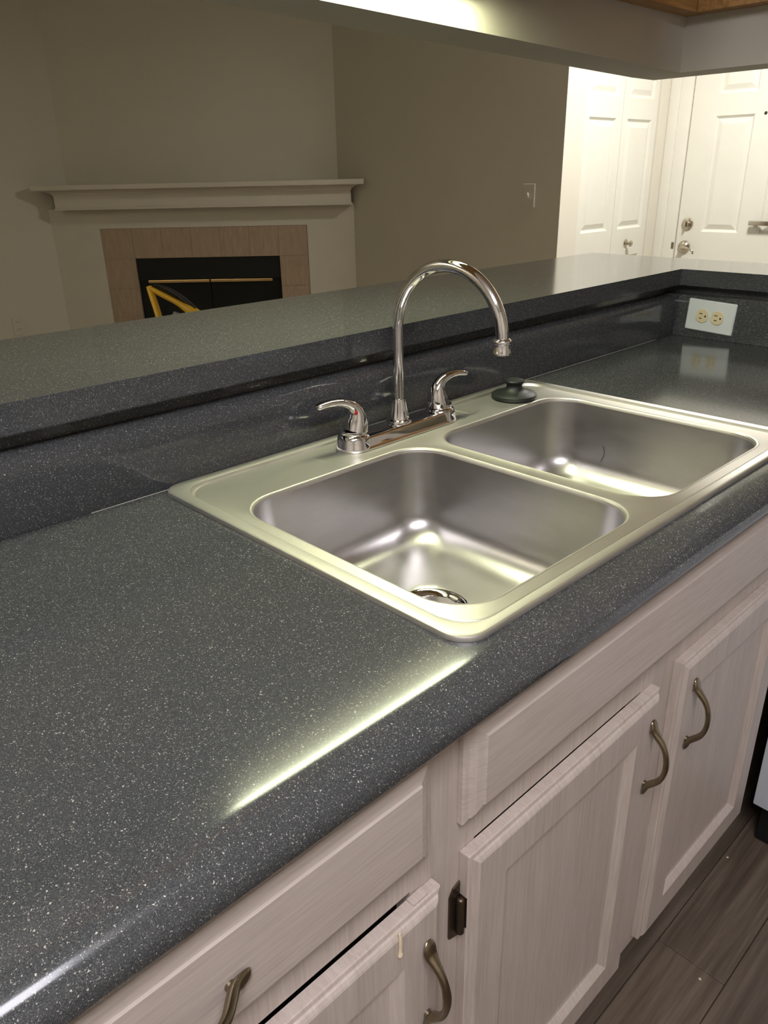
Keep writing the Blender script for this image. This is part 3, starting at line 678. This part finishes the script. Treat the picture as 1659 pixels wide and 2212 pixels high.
BF = thing('closet_door', 'white folding closet door with raised panels and a small nickel knob', 'door', (3.53, YE, FL))
mid = 3.531
bz0, bz1 = FL + 0.02, BZ - 0.01
for a, b in ((BX0 + 0.003, mid - 0.0015), (mid + 0.0015, BX1 - 0.003)):
    bm = BM(); e = 0.053
    panel_leaf(bm, a, b, bz0, bz1, [(a + e, b - e, 0.735, 1.02), (a + e, b - e, 0.093, 0.636), (a + e, b - e, bz0 + 0.2, -0.05)], 0.035)
    bmesh.ops.translate(bm, vec=(0, YE + 0.012, 0), verts=bm.verts)
    lf = obj('leaf', bm, M['trim'], BF, smooth=14)
    if a > mid:
        bm = BM(); RX = Matrix.Rotation(math.radians(90), 3, 'X')
        revolve(bm, [(0.022, 0.0), (0.021, 0.003), (0.010, 0.006), (0.007, 0.015), (0.010, 0.022), (0.0165, 0.028), (0.0165, 0.034), (0.010, 0.039), (0.0, 0.040)], (3.690, YE + 0.012, 0.014), 24, RX)
        obj('knob', bm, M['nickel'], lf, smooth=40)
# door casing on the front-door wall
bm = BM()
box(bm, XD - 0.016, XD - 0.0002, DY1 + 0.068, YE - 0.0005, FL, BZ + 0.07, 0.004)
box(bm, XD - 0.008, XD - 0.0002, DY1, DY1 + 0.068, FL, BZ + 0.07, 0.002)
box(bm, XD - 0.016, XD - 0.0002, DY0 - 0.10, DY0 - 0.002, FL, BZ + 0.07, 0.004); box(bm, XD - 0.016, XD - 0.0002, DY0 - 0.002, DY1, BZ + 0.012, BZ + 0.07, 0.004)
struct(obj('trim_1', bm, M['trim'], smooth=30))
FD = thing('front_door', 'white six panel entry door with nickel lever and deadbolt', 'door', (XD, (DY0 + DY1) / 2, FL))
w0, w1 = DY0 + 0.003, DY1 - 0.004
cy = (w0 + w1) / 2
pa = (1.118 - 0.10 - 0.098, 1.118)     # left-hand panel column as seen from the room
pan = []
for a0, a1 in ((0.921, 1.118), (0.602, 0.799)):
    for z0, z1 in ((0.748, 1.00), (0.066, 0.644), (FL + 0.2, -0.09)): pan.append((a0 - 0.004, a1 + 0.004, z0, z1))
bm = BM(); panel_leaf(bm, w0, w1, FL + 0.01, BZ, pan, 0.04)
TD = Matrix(((0, 1, 0, XD + 0.004), (1, 0, 0, 0), (0, 0, 1, 0), (0, 0, 0, 1)))
lf = obj('leaf', bm, M['trim'], FD, smooth=14, tf=TD)
RY = Matrix.Rotation(math.radians(-90), 3, 'Y')
bm = BM(); revolve(bm, [(0.033, 0.0), (0.032, 0.006), (0.026, 0.010), (0.014, 0.012), (0.013, 0.018), (0.0, 0.019)], (XD + 0.004, 1.2025, 0.104), 28, RY)
box(bm, XD - 0.030, XD - 0.014, 1.199, 1.206, 0.090, 0.118, 0.002)
obj('deadbolt', bm, M['nickel'], lf, smooth=40)
bm = BM(); revolve(bm, [(0.036, 0.0), (0.035, 0.006), (0.027, 0.014), (0.016, 0.020), (0.013, 0.042), (0.0, 0.044)], (XD + 0.004, 1.206, -0.020), 28, RY)
sweep(bm, [(XD - 0.036, 1.206, -0.020), (XD - 0.042, 1.190, -0.019), (XD - 0.044, 1.165, -0.021), (XD - 0.044, 1.140, -0.030), (XD - 0.043, 1.128, -0.041), (XD - 0.042, 1.132, -0.050)], [(0.009, 0.008), (0.0075, 0.006), (0.0065, 0.0055), (0.006, 0.0055), (0.006, 0.0055), (0.005, 0.005)], (0, 0, 1), 12, 4)
obj('lever', bm, M['nickel'], lf, smooth=45)
bm = BM(); revolve(bm, [(0.008, 0.0), (0.0075, 0.002), (0.0, 0.0022)], (XD + 0.004, 0.864, 0.644), 16, RY); obj('peephole', bm, M['slot'], lf)
bm = BM(); box(bm, XD - 0.030, XD - 0.016, 0.42, 0.852, 0.108, 0.131, 0.003); box(bm, XD - 0.016, XD + 0.0038, 0.44, 0.46, 0.11, 0.129); box(bm, XD - 0.016, XD + 0.0038, 0.81, 0.83, 0.11, 0.129)
obj('metal_bar', bm, M['nickel'], lf, smooth=30)
bm = BM(); box(bm, XD - 0.010, XD - 0.008, DY1 + 0.001, DY1 + 0.016, -0.030, 0.005, 0.0005); obj('strike_plate', bm, M['brass'], FD)

# ------------------------------------------------------------------ upright vacuum beyond the bar
VC = thing('upright_vacuum', 'yellow upright vacuum handle with glossy black grip in front of the fireplace', 'vacuum', (0.74, 1.27, FL))
sd = (0.632, 0.662, -0.40)
bm = BM()
sweep(bm, [(0.7345, 1.3545, 0.091), (0.7332, 1.3420, 0.070), (0.7300, 1.3180, 0.028), (0.7240, 1.285, -0.0345), (0.716, 1.245, -0.115)], [(0.011, 0.009), (0.012, 0.010), (0.012, 0.010), (0.012, 0.010), (0.012, 0.011)], sd, 14, 3, 3)
st = obj('strut', bm, M['yellow'], VC, smooth=40)
bm = BM()
sweep(bm, [(0.7330, 1.3540, 0.088), (0.7500, 1.3290, 0.0745), (0.7790, 1.2840, 0.0490), (0.7925, 1.2620, 0.0345), (0.8060, 1.2400, 0.0210), (0.8200, 1.2150, -0.001), (0.8230, 1.195, -0.030), (0.81, 1.18, -0.07), (0.77, 1.20, -0.12), (0.716, 1.245, -0.135)], [(0.011, 0.008), (0.013, 0.0085), (0.014, 0.0085), (0.015, 0.011), (0.017, 0.0165), (0.017, 0.0160), (0.016, 0.014), (0.014, 0.013), (0.014, 0.013), (0.014, 0.013)], sd, 14, 4, 3)
obj('handle_loop', bm, M['yellow'], VC, smooth=40)
bm = BM()
sweep(bm, [(0.7445, 1.3450, 0.0945), (0.7570, 1.3300, 0.0915), (0.7760, 1.3040, 0.0790), (0.7960, 1.2720, 0.0570), (0.8120, 1.2430, 0.0330), (0.8230, 1.2200, 0.0110), (0.8260, 1.207, -0.008)], [(0.008, 0.0025), (0.013, 0.0055), (0.0155, 0.0080), (0.016, 0.0090), (0.016, 0.0080), (0.0145, 0.0065), (0.012, 0.005)], sd, 14, 4)
obj('grip', bm, M['gblack'], VC, smooth=50)
bm = BM(); sweep(bm, [(0.770, 1.262, 0.018), (0.762, 1.265, -0.005), (0.752, 1.262, -0.05)], [(0.012, 0.012), (0.018, 0.018), (0.02, 0.02)], sd, 12, 3); obj('cord_hook', bm, M['grey'], VC, smooth=50)
bm = BM(); sweep(bm, [(0.716, 1.245, -0.10), (0.70, 1.19, -0.25), (0.69, 1.15, -0.40)], [(0.016, 0.016)] * 3, sd, 14, 3); obj('pole', bm, M['gblack'], VC, smooth=50)
bm = BM(); sweep(bm, [(0.69, 1.15, -0.38), (0.685, 1.12, -0.45), (0.68, 1.09, -0.60), (0.675, 1.06, -0.76), (0.672, 1.04, -0.84)], [(0.05, 0.05), (0.09, 0.08), (0.11, 0.09), (0.12, 0.10), (0.10, 0.08)], sd, 18, 3, 3); obj('body', bm, M['yellow'], VC, smooth=50)
bm = BM(); box(bm, 0.53, 0.83, 0.88, 1.12, FL + 0.01, FL + 0.11, 0.03, 3); obj('floor_head', bm, M['gblack'], VC, smooth=50)
